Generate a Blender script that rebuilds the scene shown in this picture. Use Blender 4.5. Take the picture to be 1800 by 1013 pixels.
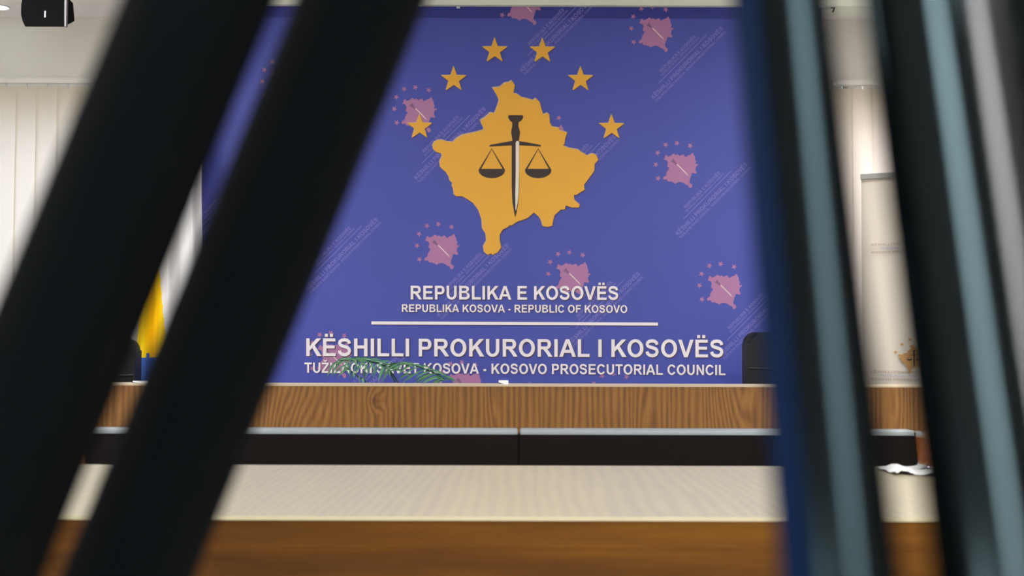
import bpy, bmesh, math, random
from mathutils import Vector, Matrix
from mathutils.geometry import tessellate_polygon

for o in list(bpy.data.objects):
    bpy.data.objects.remove(o, do_unlink=True)
sc = bpy.context.scene
C = sc.collection
rnd = random.Random(7)

# ------------------------------------------------------------------ camera
F = 2170.0
ZC = 0.98
PITCH = math.atan(93.5 / F)
ROLL = math.radians(0.15)
fw = Vector((0, math.cos(PITCH), math.sin(PITCH)))
up0 = Vector((0, -math.sin(PITCH), math.cos(PITCH)))
rt0 = Vector((1, 0, 0))
rt = rt0 * math.cos(ROLL) + up0 * math.sin(ROLL)
upv = up0 * math.cos(ROLL) - rt0 * math.sin(ROLL)
cam_d = bpy.data.cameras.new('camera')
cam = bpy.data.objects.new('camera', cam_d)
C.objects.link(cam)
M = Matrix.Identity(4)
for i in range(3):
    M[i][0] = rt[i]; M[i][1] = upv[i]; M[i][2] = -fw[i]
M[2][3] = ZC
cam.matrix_world = M
cam_d.sensor_width = 36
cam_d.lens = F / 1800 * 36
cam_d.clip_start = 0.01
cam_d.dof.use_dof = True
cam_d.dof.focus_distance = 5.9
cam_d.dof.aperture_fstop = 8.4
sc.camera = cam

# ------------------------------------------------------------------ world, light, exposure
w = bpy.data.worlds.new('world'); sc.world = w; w.use_nodes = True
w.node_tree.nodes['Background'].inputs[0].default_value = (0.35, 0.62, 1.0, 1)
w.node_tree.nodes['Background'].inputs[1].default_value = 1.3
sc.view_settings.view_transform = 'Standard'
sc.view_settings.look = 'None'
sc.view_settings.gamma = 1
sc.view_settings.exposure = 0
sc.view_settings.use_curve_mapping = False
sc.cycles.use_denoising = True
sc.cycles.max_bounces = 8

PANEL_E = 31.0        # emission of the ceiling panels
WINDOW_W = 43.0      # daylight outside the back windows

def area(name, loc, rot, sx, sy, power, col):
    l = bpy.data.lights.new(name, 'AREA'); l.shape = 'RECTANGLE'
    l.size = sx; l.size_y = sy; l.energy = power; l.color = col
    o = bpy.data.objects.new(name, l); C.objects.link(o)
    o.location = loc; o.rotation_euler = rot
    return o
# daylight falling on the two back windows from outside
area('daylight_left', (-3.1, 7.6, 1.6), (math.radians(-90), 0, 0), 2.6, 2.4, WINDOW_W, (1, .93, .92))
area('daylight_right', (3.1, 7.6, 1.6), (math.radians(-90), 0, 0), 2.6, 2.4, WINDOW_W * 2.9, (1, .93, .92))

# ------------------------------------------------------------------ helpers
def P(px, py, Y):
    d = fw + rt * ((px - 900) / F) + upv * ((506.5 - py) / F)
    t = Y / d.y
    v = d * t
    return Vector((v.x, v.y, v.z + ZC))

def lin(c):
    c = c / 255.0
    return c / 12.92 if c <= 0.04045 else ((c + 0.055) / 1.055) ** 2.4
def srgb(r, g, b):
    return (lin(r), lin(g), lin(b), 1)

def mat(name, col, rough=0.6, spec=0.5, metal=0, noise=0.0, nscale=20, bump=0, sheen=0):
    m = bpy.data.materials.new(name); m.use_nodes = True
    nt = m.node_tree; b = nt.nodes['Principled BSDF']
    b.inputs['Base Color'].default_value = col
    b.inputs['Roughness'].default_value = rough
    b.inputs['Specular IOR Level'].default_value = spec
    b.inputs['Metallic'].default_value = metal
    if sheen: b.inputs['Sheen Weight'].default_value = sheen
    if noise or bump:
        tc = nt.nodes.new('ShaderNodeTexCoord')
        n = nt.nodes.new('ShaderNodeTexNoise'); n.inputs['Scale'].default_value = nscale
        n.inputs['Detail'].default_value = 4
        nt.links.new(tc.outputs['Object'], n.inputs['Vector'])
        if noise:
            mx = nt.nodes.new('ShaderNodeMix'); mx.data_type = 'RGBA'; mx.blend_type = 'MIX'
            mx.inputs[6].default_value = [c * (1 - noise) for c in col[:3]] + [1]
            mx.inputs[7].default_value = [min(1, c * (1 + noise)) for c in col[:3]] + [1]
            nt.links.new(n.outputs['Fac'], mx.inputs[0])
            nt.links.new(mx.outputs[2], b.inputs['Base Color'])
        if bump:
            bp = nt.nodes.new('ShaderNodeBump'); bp.inputs['Strength'].default_value = bump
            bp.inputs['Distance'].default_value = 0.002
            nt.links.new(n.outputs['Fac'], bp.inputs['Height'])
            nt.links.new(bp.outputs['Normal'], b.inputs['Normal'])
    return m

def wood(name, stops, stretch, scale=6.0, dist=3.0, rough=0.45, spec=0.4, knots=(), pitch=0, fineness=.62):
    """Grain: noise stretched along one axis, plus wandering bands."""
    m = bpy.data.materials.new(name); m.use_nodes = True
    nt = m.node_tree; N = nt.nodes; L = nt.links; b = N['Principled BSDF']
    tc = N.new('ShaderNodeTexCoord')
    mp = N.new('ShaderNodeMapping'); mp.inputs['Scale'].default_value = stretch
    L.new(tc.outputs['Object'], mp.inputs['Vector'])
    big = N.new('ShaderNodeTexNoise'); big.inputs['Scale'].default_value = scale * 0.22
    big.inputs['Detail'].default_value = 3; L.new(mp.outputs[0], big.inputs['Vector'])
    mul = N.new('ShaderNodeMath'); mul.operation = 'MULTIPLY'; mul.inputs[1].default_value = 11 * dist
    L.new(big.outputs['Fac'], mul.inputs[0])
    if pitch:
        sx_ = N.new('ShaderNodeSeparateXYZ'); L.new(tc.outputs['Object'], sx_.inputs[0])
        ph = N.new('ShaderNodeMath'); ph.operation = 'MULTIPLY_ADD'; ph.inputs[1].default_value = 2 * math.pi / pitch
        L.new(sx_.outputs['X'], ph.inputs[0]); L.new(mul.outputs[0], ph.inputs[2]); mul = ph
    darks = []
    for kx, kz, wx, wz, amp, dk in knots:
        km = N.new('ShaderNodeMapping'); km.inputs['Location'].default_value = (-kx / wx, 0, -kz / wz)
        km.inputs['Scale'].default_value = (1 / wx, 0, 1 / wz); L.new(tc.outputs['Object'], km.inputs['Vector'])
        ln = N.new('ShaderNodeVectorMath'); ln.operation = 'LENGTH'; L.new(km.outputs[0], ln.inputs[0])
        mr = N.new('ShaderNodeMapRange'); mr.interpolation_type = 'SMOOTHSTEP'
        mr.inputs[1].default_value = 1; mr.inputs[2].default_value = 0
        L.new(ln.outputs['Value'], mr.inputs[0])
        ad = N.new('ShaderNodeMath'); ad.operation = 'MULTIPLY_ADD'; ad.inputs[1].default_value = amp
        L.new(mr.outputs[0], ad.inputs[0]); L.new(mul.outputs[0], ad.inputs[2]); mul = ad
        if dk: darks.append((mr, dk))
    sn = N.new('ShaderNodeMath'); sn.operation = 'SINE'; L.new(mul.outputs[0], sn.inputs[0])
    ab = N.new('ShaderNodeMath'); ab.operation = 'MULTIPLY_ADD'
    ab.inputs[1].default_value = 0.5; ab.inputs[2].default_value = 0.5; L.new(sn.outputs[0], ab.inputs[0])
    fine = N.new('ShaderNodeTexNoise'); fine.inputs['Scale'].default_value = scale * 4
    fine.inputs['Detail'].default_value = 6; fine.inputs['Roughness'].default_value = 0.65
    L.new(mp.outputs[0], fine.inputs['Vector'])
    mid = N.new('ShaderNodeTexNoise'); mid.inputs['Scale'].default_value = scale * 1.1
    mid.inputs['Detail'].default_value = 3; L.new(mp.outputs[0], mid.inputs['Vector'])
    m1 = N.new('ShaderNodeMix'); m1.inputs[0].default_value = fineness
    L.new(ab.outputs[0], m1.inputs[2]); L.new(fine.outputs['Fac'], m1.inputs[3])
    m2 = N.new('ShaderNodeMix'); m2.inputs[0].default_value = 0.35
    L.new(m1.outputs[0], m2.inputs[2]); L.new(mid.outputs['Fac'], m2.inputs[3])
    for mr, dk in darks:
        pw = N.new('ShaderNodeMath'); pw.operation = 'POWER'; pw.inputs[1].default_value = 6; L.new(mr.outputs[0], pw.inputs[0])
        sb = N.new('ShaderNodeMath'); sb.operation = 'MULTIPLY_ADD'; sb.inputs[1].default_value = -dk
        L.new(pw.outputs[0], sb.inputs[0]); L.new(m2.outputs[0], sb.inputs[2]); m2 = sb
    cr = N.new('ShaderNodeValToRGB'); el = cr.color_ramp.elements
    el[0].position = stops[0][0]; el[0].color = stops[0][1]
    el[1].position = stops[-1][0]; el[1].color = stops[-1][1]
    for p, c in stops[1:-1]:
        e = el.new(p); e.color = c
    L.new(m2.outputs[0], cr.inputs[0]); L.new(cr.outputs[0], b.inputs['Base Color'])
    b.inputs['Roughness'].default_value = rough
    b.inputs['Specular IOR Level'].default_value = spec
    return m

def obj(name, bm, m=None, parent=None, smooth=False, loc=None):
    me = bpy.data.meshes.new(name)
    bm.to_mesh(me); bm.free()
    for x in (m if isinstance(m, (list, tuple)) else [m]):
        if x: me.materials.append(x)
    if smooth:
        for p in me.polygons: p.use_smooth = True
        try: me.set_sharp_from_angle(angle=math.radians(40))
        except Exception: pass
    o = bpy.data.objects.new(name, me); C.objects.link(o)
    if parent: o.parent = parent
    if loc: o.location = loc
    return o

def tag(o, label=None, cat=None, group=None, kind=None):
    if label: o['label'] = label
    if cat: o['category'] = cat
    if group: o['group'] = group
    if kind: o['kind'] = kind
    return o

def thing(name, label, cat, loc=(0, 0, 0), rz=0, group=None):
    o = bpy.data.objects.new(name, None); C.objects.link(o)
    o.empty_display_size = 0.1
    o.location = loc; o.rotation_euler = (0, 0, rz)
    return tag(o, label, cat, group)

def copy_tree(o, parent=None):
    c = o.copy(); C.objects.link(c); c.parent = parent
    for ch in list(o.children): copy_tree(ch, c)
    return c

def box(bm, x0, x1, y0, y1, z0, z1, mi=0, bev=0):
    vs = [bm.verts.new((x, y, z)) for x in (x0, x1) for y in (y0, y1) for z in (z0, z1)]
    fs = []
    for q in ((0, 1, 3, 2), (4, 6, 7, 5), (0, 4, 5, 1), (2, 3, 7, 6), (0, 2, 6, 4), (1, 5, 7, 3)):
        f = bm.faces.new([vs[i] for i in q]); f.material_index = mi; fs.append(f)
    if bev:
        es = list({e for f in fs for e in f.edges})
        bmesh.ops.bevel(bm, geom=es, offset=bev, segments=3, affect='EDGES', profile=0.5)
    return bm
def boxes(*a):
    bm = bmesh.new()
    for q in a: box(bm, *q)
    return bm
def bbox(x0, x1, y0, y1, z0, z1, bev):
    bm = bmesh.new(); box(bm, x0, x1, y0, y1, z0, z1, 0, bev); return bm

def tube(bm, pts, r, seg=16, caps=True):
    """r: number or list; round tube along points."""
    pts = [Vector(p) for p in pts]
    rs = r if isinstance(r, (list, tuple)) else [r] * len(pts)
    rings = []
    prev = None
    for i, p in enumerate(pts):
        d = (pts[min(i + 1, len(pts) - 1)] - pts[max(i - 1, 0)]).normalized()
        if prev is None:
            a = d.orthogonal().normalized()
        else:
            a = (prev - d * prev.dot(d)).normalized()
        prev = a; b = d.cross(a)
        rings.append([bm.verts.new(p + (a * math.cos(t) + b * math.sin(t)) * rs[i])
                      for t in [2 * math.pi * k / seg for k in range(seg)]])
    for A, B in zip(rings, rings[1:]):
        for k in range(seg):
            bm.faces.new((A[k], A[(k + 1) % seg], B[(k + 1) % seg], B[k]))
    if caps:
        bm.faces.new(rings[0][::-1]); bm.faces.new(rings[-1])
    return bm
def tubes(*a, **k):
    bm = bmesh.new()
    for pts, r in a: tube(bm, pts, r, **k)
    return bm

def lathe(bm, prof, c=(0, 0, 0), seg=32):
    rings = []
    for r, z in prof:
        rings.append([bm.verts.new((c[0] + r * math.cos(2 * math.pi * k / seg), c[1] + r * math.sin(2 * math.pi * k / seg), c[2] + z)) for k in range(seg)])
    for A, B in zip(rings, rings[1:]):
        for k in range(seg):
            bm.faces.new((A[k], A[(k + 1) % seg], B[(k + 1) % seg], B[k]))
    bm.faces.new(rings[0][::-1]); bm.faces.new(rings[-1])
    return bm

def add_poly(bm, pts3, mi=0):
    """pts3: simple (maybe concave) polygon in 3D"""
    tris = tessellate_polygon([pts3])
    vs = [bm.verts.new(p) for p in pts3]
    for t in tris:
        try:
            f = bm.faces.new([vs[i] for i in t])
            f.material_index = mi
            f.normal_update()
            if f.normal.y > 0: f.normal_flip()
        except ValueError: pass

# ------------------------------------------------------------------ lettering (own outlines of a bold grotesque)
def rect(x0, y0, x1, y1): return [(x0, y0), (x1, y0), (x1, y1), (x0, y1)]
def arc(co, ro, ci, ri, a0, a1, n=14):
    out = []
    for k in range(n):
        t0 = math.radians(a0 + (a1 - a0) * k / n); t1 = math.radians(a0 + (a1 - a0) * (k + 1) / n)
        q = lambda c, r, t: (c[0] + r[0] * math.cos(t), c[1] + r[1] * math.sin(t))
        out.append([q(co, ro, t0), q(co, ro, t1), q(ci, ri, t1), q(ci, ri, t0)])
    return out
def strip(pts, wd):
    out = []; L = []; R = []
    for i, p in enumerate(pts):
        a = Vector(pts[max(i - 1, 0)]); b = Vector(pts[min(i + 1, len(pts) - 1)])
        d = (b - a).normalized(); n = Vector((-d.y, d.x)) * wd / 2
        L.append((p[0] + n.x, p[1] + n.y)); R.append((p[0] - n.x, p[1] - n.y))
    for i in range(len(pts) - 1):
        out.append([L[i], L[i + 1], R[i + 1], R[i]])
    return out
E_ = [rect(.073, 0, .22, .716), rect(.22, .595, .604, .716), rect(.22, .31, .575, .431), rect(.22, 0, .617, .121)]
C_ = arc((.375, .358), (.33, .37), (.375, .358), (.185, .247), 30, 330, 26)
Z_ = [rect(.04, .595, .57, .716), rect(.022, 0, .577, .121), [(.39, .595), (.57, .595), (.2, .121), (.022, .121)]]
CARON = [[(.0, .91), (.11, .91), (.175, .85), (.24, .91), (.35, .91), (.235, .775), (.115, .775)]]
sh = lambda polys, dx: [[(x + dx, y) for x, y in p] for p in polys]
GL = {
 'A': (.722, [[(0, 0), (.154, 0), (.361, .56), (.361, .716), (.279, .716)], [(.719, 0), (.562, 0), (.361, .56), (.361, .716), (.438, .716)], [(.214, .163), (.503, .163), (.459, .283), (.259, .283)]]),
 'B': (.722, [rect(.073, 0, .217, .716), rect(.217, .595, .42, .716), rect(.217, .335, .43, .45), rect(.217, 0, .43, .121)]
       + arc((.42, .553), (.215, .163), (.42, .5225), (.065, .0725), -90, 90) + arc((.43, .195), (.245, .195), (.43, .228), (.09, .107), -90, 90)),
 'C': (.722, C_), 'E': (.667, E_), 'F': (.611, [rect(.073, 0, .22, .716), rect(.22, .595, .565, .716), rect(.22, .305, .52, .426)]),
 'H': (.722, [rect(.073, 0, .22, .716), rect(.502, 0, .649, .716), rect(.22, .31, .502, .435)]),
 'I': (.278, [rect(.068, 0, .215, .716)]),
 'K': (.722, [rect(.074, 0, .22, .716), [(.22, .398), (.516, .716), (.711, .716), (.435, .437), (.725, 0), (.534, 0), (.333, .332), (.22, .216)]]),
 'L': (.611, [rect(.077, 0, .22, .716), rect(.22, 0, .583, .121)]),
 'N': (.722, [rect(.074, 0, .208, .716), rect(.510, 0, .645, .716), [(.208, .716), (.510, .225), (.510, 0), (.5, 0), (.208, .467)]]),
 'O': (.778, arc((.389, .358), (.345, .37), (.389, .358), (.194, .247), 0, 360, 30)),
 'P': (.667, [rect(.073, 0, .217, .716), rect(.217, .595, .42, .716), rect(.217, .271, .42, .391)] + arc((.42, .4935), (.2, .2225), (.42, .493), (.055, .102), -90, 90)),
 'R': (.722, [rect(.073, 0, .217, .716), rect(.217, .595, .45, .716), rect(.217, .3, .45, .42), [(.31, .3), (.49, .3), (.57, .21), (.715, 0), (.54, 0), (.43, .165)]]
       + arc((.45, .508), (.2, .208), (.45, .5075), (.05, .0875), -90, 90)),
 'S': (.667, strip([(.54, .505), (.515, .585), (.43, .65), (.32, .662), (.21, .645), (.135, .59), (.118, .52), (.15, .452), (.24, .41), (.36, .377), (.47, .338), (.53, .28), (.54, .2), (.505, .12), (.42, .07), (.33, .058), (.21, .078), (.135, .14), (.105, .225)], .135)),
 'T': (.611, [rect(.021, .595, .589, .716), rect(.232, 0, .378, .595)]),
 'U': (.722, [rect(.072, .28, .217, .716), rect(.503, .28, .648, .716)] + arc((.36, .28), (.288, .292), (.36, .28), (.143, .169), 180, 360)),
 'V': (.667, [[(.0, .716), (.157, .716), (.338, .186), (.513, .716), (.667, .716), (.41, 0), (.255, 0)]]),
 'Z': (.611, Z_), '-': (.333, [rect(.056, .19, .276, .33)]), ' ': (.278, []),
 'Ë': (.667, E_ + [rect(.15, .78, .28, .905), rect(.37, .78, .50, .905)]),
 'Ž': (.611, Z_ + sh(CARON, .13)), 'Č': (.722, C_ + sh(CARON, .2)),
}
class Polys(list): pass
def text_px(s, x0, x1, ybase0, ybase1, cap):
    """polygons in picture-like coordinates of the print (y down)."""
    wtot = sum(GL[c][0] for c in s) - .073 - (.073 if s[-1] != 'S' else .04)
    kx = (x1 - x0) / wtot; ky = cap / .716
    out = Polys(); out.letters = []; x = -.073
    for c in s:
        st = len(out)
        for p in GL[c][1]:
            q = []
            for a, b in p:
                X = x0 + (x + a) * kx
                yb = ybase0 + (ybase1 - ybase0) * (X - x0) / (x1 - x0)
                q.append((X, yb - b * ky))
            out.append(q)
        if len(out) > st: out.letters.append(list(out[st:]))
        x += GL[c][0]
    return out

MAP = [(865.3,154.5),(867.7,158.4),(874.8,170.3),(877.2,177.4),(874.8,185.3),(869.3,199.5),(862.2,197.9),(858.2,201.9),(852.7,206.6),(844.8,211.4),(845.6,216.9),(850.3,225.6),(849.5,228.7),(838.5,231.9),(813.2,237.4),(804.5,242.2),(795.8,250),(786.3,249.3),(778.4,246.1),(770.5,246.1),(763.4,250),(760.3,256.4),(762.6,264.3),(767.4,267.4),(776,269.8),(776.9,275.3),(773.7,281.7),(773,287),(774,294.2),(783.7,303),(789,311),(790.9,318.2),(795.8,322.6),(794.4,327),(797,333.3),(798,342.2),(801.5,344.8),(812.2,344.8),(822,350.4),(831.7,357.3),(841.5,370.6),(846.8,386.6),(848,402.6),(853.9,411.4),(855.2,423.9),(849.5,433.6),(851.2,443.4),(856.6,447.9),(862.8,445.2),(865.5,447.9),(874.3,443.4),(880.6,434.5),(877.9,422),(877.9,412.3),(883.2,403.4),(892,399),(895.7,395.5),(898.3,396.3),(909.9,388.7),(914.2,387.7),(926.6,383.2),(938.2,373.4),(947.1,381.4),(951.5,388.5),(953.8,397.4),(962.2,398.8),(970.2,396.5),(971.9,386.8),(974.6,377.9),(985.3,368.1),(992.4,368.1),(994.1,361),(1004.8,364.6),(1017.2,364.6),(1018.6,359.2),(1009.2,351.2),(1008.3,342.4),(1012.8,342.4),(1018.1,338.8),(1027,333.5),(1026.1,324.6),(1031.4,317.5),(1043.9,300.6),(1044.8,288.2),(1051,281),(1048.3,273),(1042.1,269.9),(1032.3,274),(1027.9,270.4),(1021.7,267.8),(1017.2,263.3),(1003,261),(988.5,256.4),(991.6,253.2),(993.2,242.2),(996.7,232.7),(983.7,229.5),(982.1,224.8),(971.1,223.2),(966.4,216.1),(965.1,201.1),(962.4,198.7),(954.5,201.9),(950.6,188.5),(948.2,179),(941.4,172.7),(937.9,176.6),(923.7,172.7),(917.4,171.4),(909.5,165.5),(901.9,164),(904.7,149.7),(900.8,143.4),(899.3,141.8),(894.5,145),(887.4,145.8),(878.8,152.9)]
e_ = lambda pts: [(830 + x / 5.067, 190 + y / 5.067) for x, y in pts]
SWORD = [e_([(325,64),(450,64),(455,85),(440,112),(415,128),(412,160),(427,215),(422,255),(416,296),(480,305),(612,330),(611,345),(520,338),(420,334),(420,560),(418,750),(410,850),(395,940),(383,975),(375,940),(358,840),(352,700),(352,334),(250,340),(156,345),(155,330),(300,303),(358,293),(355,265),(347,215),(357,160),(357,130),(335,112),(320,85)])]
BLADE = [e_([(388,310),(395,296),(405,293),(418,303),(418,560),(413,760),(405,840),(390,915),(385,900),(384,760),(388,560)])]
def pan(cx):
    l, r = cx - 118, cx + 118
    bowl = [(l, 552), (l + 14, 543), (r - 14, 543), (r, 552)] + [(cx + 118 * math.cos(t), 555 + 71 * math.sin(t)) for t in [math.pi * k / 16 for k in range(1, 16)]]
    return [e_(bowl), e_([(cx, 360), (l, 552), (l + 22, 546), (cx, 370)]), e_([(cx, 360), (cx, 370), (r - 22, 546), (r, 552)])]
SCALES = pan(175) + pan(588)
def star(cx, cy, R=23.5):
    return [(cx + (R if k % 2 == 0 else R * .40) * math.sin(math.pi * k / 5), cy - (R if k % 2 == 0 else R * .40) * math.cos(math.pi * k / 5)) for k in range(10)]
STARS = [star(869.6, 89.3), star(953.5, 89.8), star(797.6, 139.9), star(1020.4, 139.9), star(737.5, 223.5), star(1074.9, 224.2)]
L1 = text_px('REPUBLIKA E KOSOVËS', 722, 1087, 526.5, 527.5, 24)
L2 = text_px('REPUBLIKA KOSOVA - REPUBLIC OF KOSOVO', 706.5, 1102, 548.7, 550.3, 13.5)
RULE = [[(653, 565.2), (1156.5, 567.2), (1156.5, 572.6), (653, 570.6)]]
L3 = text_px('KËSHILLI PROKURORIAL I KOSOVËS', 538.5, 1272, 626, 628.5, 31)
L4 = text_px('TUŽILAČKI SAVET KOSOVA - KOSOVO PROSECUTORIAL COUNCIL', 536.5, 1274, 655.5, 659.7, 18)

# ------------------------------------------------------------------ materials
M_wall = mat('wall_paint', srgb(226, 223, 215), .8, .2, noise=.02, nscale=3)
M_ceil = mat('ceiling_paint', srgb(246, 242, 242), .85, .2)
M_floor = mat('floor_laminate', srgb(188, 182, 172), .4, noise=.15, nscale=8)
M_beam = mat('beam_paint', srgb(230, 234, 222), .8, .2)
M_alu = mat('aluminium', srgb(190, 195, 200), .35, .5, metal=.8)
M_whitepl = mat('white_plastic', srgb(225, 225, 222), .4)
M_black = mat('black_plastic', srgb(22, 22, 24), .5)
M_vinyl = mat('banner_vinyl_blue', srgb(70, 79, 166), .5, .35, noise=.03, nscale=2)
M_band = mat('banner_band_dark_blue', srgb(52, 58, 140), .5, .3)
M_gold = mat("print_gold", srgb(229, 169, 60), .5, .3)
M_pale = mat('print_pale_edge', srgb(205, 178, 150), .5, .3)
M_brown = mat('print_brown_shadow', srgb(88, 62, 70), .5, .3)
M_dark = mat('print_dark_brown', srgb(58, 46, 44), .5, .3)
M_white = mat('print_white', srgb(238, 230, 232), .5, .3)
M_ivory = mat('print_ivory', srgb(232, 222, 206), .5, .3)
M_pink = mat('print_mauve', srgb(172, 118, 160), .5, .3)
M_lilac = mat('print_lilac', srgb(126, 119, 196), .5, .3)
M_wmdark = mat('print_mauve_dark', srgb(130, 95, 125), .5, .3)

# ------------------------------------------------------------------ setting
YB = 6.5                                    # back wall plane
ZCEIL = P(900, 32, YB).z
XL, XR, YF = -4.6, 4.6, -4.2
tag(obj('floor', boxes((XL, XR, YF, YB + .3, -.1, 0)), M_floor), kind='structure')
tag(obj('ceiling', boxes((XL, XR, YF, YB + .3, ZCEIL, ZCEIL + .12)), M_ceil), kind='structure')
tag(obj('wall_right', boxes((XR, XR + .15, YF, YB + .3, 0, ZCEIL)), M_wall), kind='structure')
tag(obj('wall_front', boxes((XL - .15, XR + .15, YF - .15, YF, 0, ZCEIL)), M_wall), kind='structure')
# left wall; its unseen window is added to reflect blue in the rod
LW = (-1.4, 1.2, .95, 2.35)
tag(obj('wall_left', boxes((XL - .15, XL, YF, LW[0], 0, ZCEIL), (XL - .15, XL, LW[1], YB + .3, 0, ZCEIL),
    (XL - .15, XL, LW[0], LW[1], 0, LW[2]), (XL - .15, XL, LW[0], LW[1], LW[3], ZCEIL)), M_wall), kind='structure')
zt = P(100, 215, YB).z; zb = .85
WL = (-4.1, -1.75); WR = (1.72, 4.1)
tag(obj('wall_back', boxes((XL, WL[0], YB, YB + .25, 0, ZCEIL), (WL[1], WR[0], YB, YB + .25, 0, ZCEIL), (WR[1], XR, YB, YB + .25, 0, ZCEIL),
    (WL[0], WL[1], YB, YB + .25, 0, zb), (WR[0], WR[1], YB, YB + .25, 0, zb),
    (WL[0], WL[1], YB, YB + .25, zt, ZCEIL), (WR[0], WR[1], YB, YB + .25, zt, ZCEIL)), M_wall), kind='structure')
M_glass = bpy.data.materials.new('window_glass'); M_glass.use_nodes = True
nt = M_glass.node_tree; nt.nodes.clear()
mo = nt.nodes.new('ShaderNodeOutputMaterial'); ms = nt.nodes.new('ShaderNodeMixShader'); ms.inputs[0].default_value = .06
tr = nt.nodes.new('ShaderNodeBsdfTransparent'); gl = nt.nodes.new('ShaderNodeBsdfGlossy'); gl.inputs['Roughness'].default_value = .02
nt.links.new(tr.outputs[0], ms.inputs[1]); nt.links.new(gl.outputs[0], ms.inputs[2]); nt.links.new(ms.outputs[0], mo.inputs[0])

def window(n, a0, a1, z0, z1, axis):
    w_ = bpy.data.objects.new('window_%d' % n, None); C.objects.link(w_); tag(w_, kind='structure')
    t = .055
    def bx(u0, u1, q0, q1, d0, d1):
        return (u0, u1, YB + .1 + d0, YB + .1 + d1, q0, q1) if axis == 'x' else (XL - .1 + d0, XL - .1 + d1, u0, u1, q0, q1)
    mid = (a0 + a1) / 2
    obj('window_frame', boxes(bx(a0, a1, z0, z0 + t, 0, .06), bx(a0, a1, z1 - t, z1, 0, .06), bx(a0, a0 + t, z0, z1, 0, .06), bx(a1 - t, a1, z0, z1, 0, .06),
        bx(mid - t / 2, mid + t / 2, z0, z1, 0, .06)), M_whitepl, w_)
    for u0, u1 in ((a0 + t, mid - t / 2), (mid + t / 2, a1 - t)):
        obj('pane', boxes(bx(u0, u1, z0 + t, z1 - t, .025, .031)), M_glass, w_)
    if axis == 'x':
        obj('window_sill', boxes((a0 - .04, a1 + .04, YB - .06, YB + .1, z0 - .03, z0)), M_whitepl, w_)
window(1, WL[0], WL[1], zb, zt, 'x')
window(2, WR[0], WR[1], zb, zt, 'x')
window(3, LW[0], LW[1], LW[2], LW[3], 'y')  # unseen window, added for its sky-blue reflection in the tripod rod
tag(obj('baseboard_back', boxes((XL, XR, YB - .015, YB, 0, .08)), M_whitepl), kind='structure')

# dropped beam above the banner
YBAN = 5.9
ztop = P(905, 12, YBAN).z
bx0 = P(430, 12, YBAN).x; bx1 = P(1590, 12, YBAN).x
tag(obj('trim_1', boxes((bx0, bx1, YBAN - .03, YBAN + .16, ztop, ZCEIL)), M_beam), kind='structure')

# ceiling light panels
M_emit = bpy.data.materials.new('lamp_diffuser'); M_emit.use_nodes = True
b = M_emit.node_tree.nodes['Principled BSDF']; b.inputs['Emission Color'].default_value = (.95, .98, 1, 1)
b.inputs['Emission Strength'].default_value = PANEL_E; b.inputs['Base Color'].default_value = (.8, .8, .8, 1)
M_emit2 = M_emit.copy(); M_emit2.name = 'bright_lamp_diffuser'
M_emit2.node_tree.nodes['Principled BSDF'].inputs['Emission Strength'].default_value = PANEL_E * 1.7
def ceiling_light(x, y, n, lab, sx=.6, sy=.3):
    t = thing('ceiling_light', lab, 'ceiling light', (x, y, ZCEIL), 0, 'ceiling light panels')
    z = -.012
    obj('frame', boxes((-sx, sx, -sy, -sy + .02, z - .02, 0), (-sx, sx, sy - .02, sy, z - .02, 0), (-sx, -sx + .02, -sy, sy, z - .02, 0), (sx - .02, sx, -sy, sy, z - .02, 0)), M_whitepl, t)
    obj('diffuser', boxes((-sx + .02, sx - .02, -sy + .02, sy - .02, z - .008, z)), M_emit2 if sx < .3 else M_emit, t)
for x, y, lab in ((-2.3, 4.1, 'panel over the left half of the long bench'), (2.3, 4.1, 'panel over the right half of the long bench'),
                  (-2.3, .9, 'panel over the left end of the near table'), (1.9, .9, 'panel over the right end of the near table'),
                  (-2.4, -2.0, 'panel behind the left seats')):
    ceiling_light(x, y, 0, 'flat white rectangular ceiling light ' + lab)

ceiling_light(.82, -1.55, 0, 'long narrow white ceiling light panel behind the tripod', .26, 1.2)
# small recessed spot at the far left of the ceiling
M_spot = bpy.data.materials.new('spot_lens'); M_spot.use_nodes = True
b = M_spot.node_tree.nodes['Principled BSDF']; b.inputs['Emission Color'].default_value = (.8, .9, 1, 1); b.inputs['Emission Strength'].default_value = 12
# (the ceiling seen at this height is between the beam and the wall)
zz = ZCEIL
d_ = (P(1, 12, 1) - Vector((0, 0, ZC))); k = (zz - ZC) / d_.z
sp = d_ * k
t = thing('downlight', 'tiny bright recessed downlight in the ceiling left of the black speaker', 'downlight', (sp.x, sp.y, zz))
obj('ring', lathe(bmesh.new(), [(.03, -.001), (.045, -.006), (.045, 0)]), M_whitepl, t)
obj('lens', lathe(bmesh.new(), [(.001, -.008), (.028, -.008), (.028, -.002)]), M_spot, t)

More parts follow.
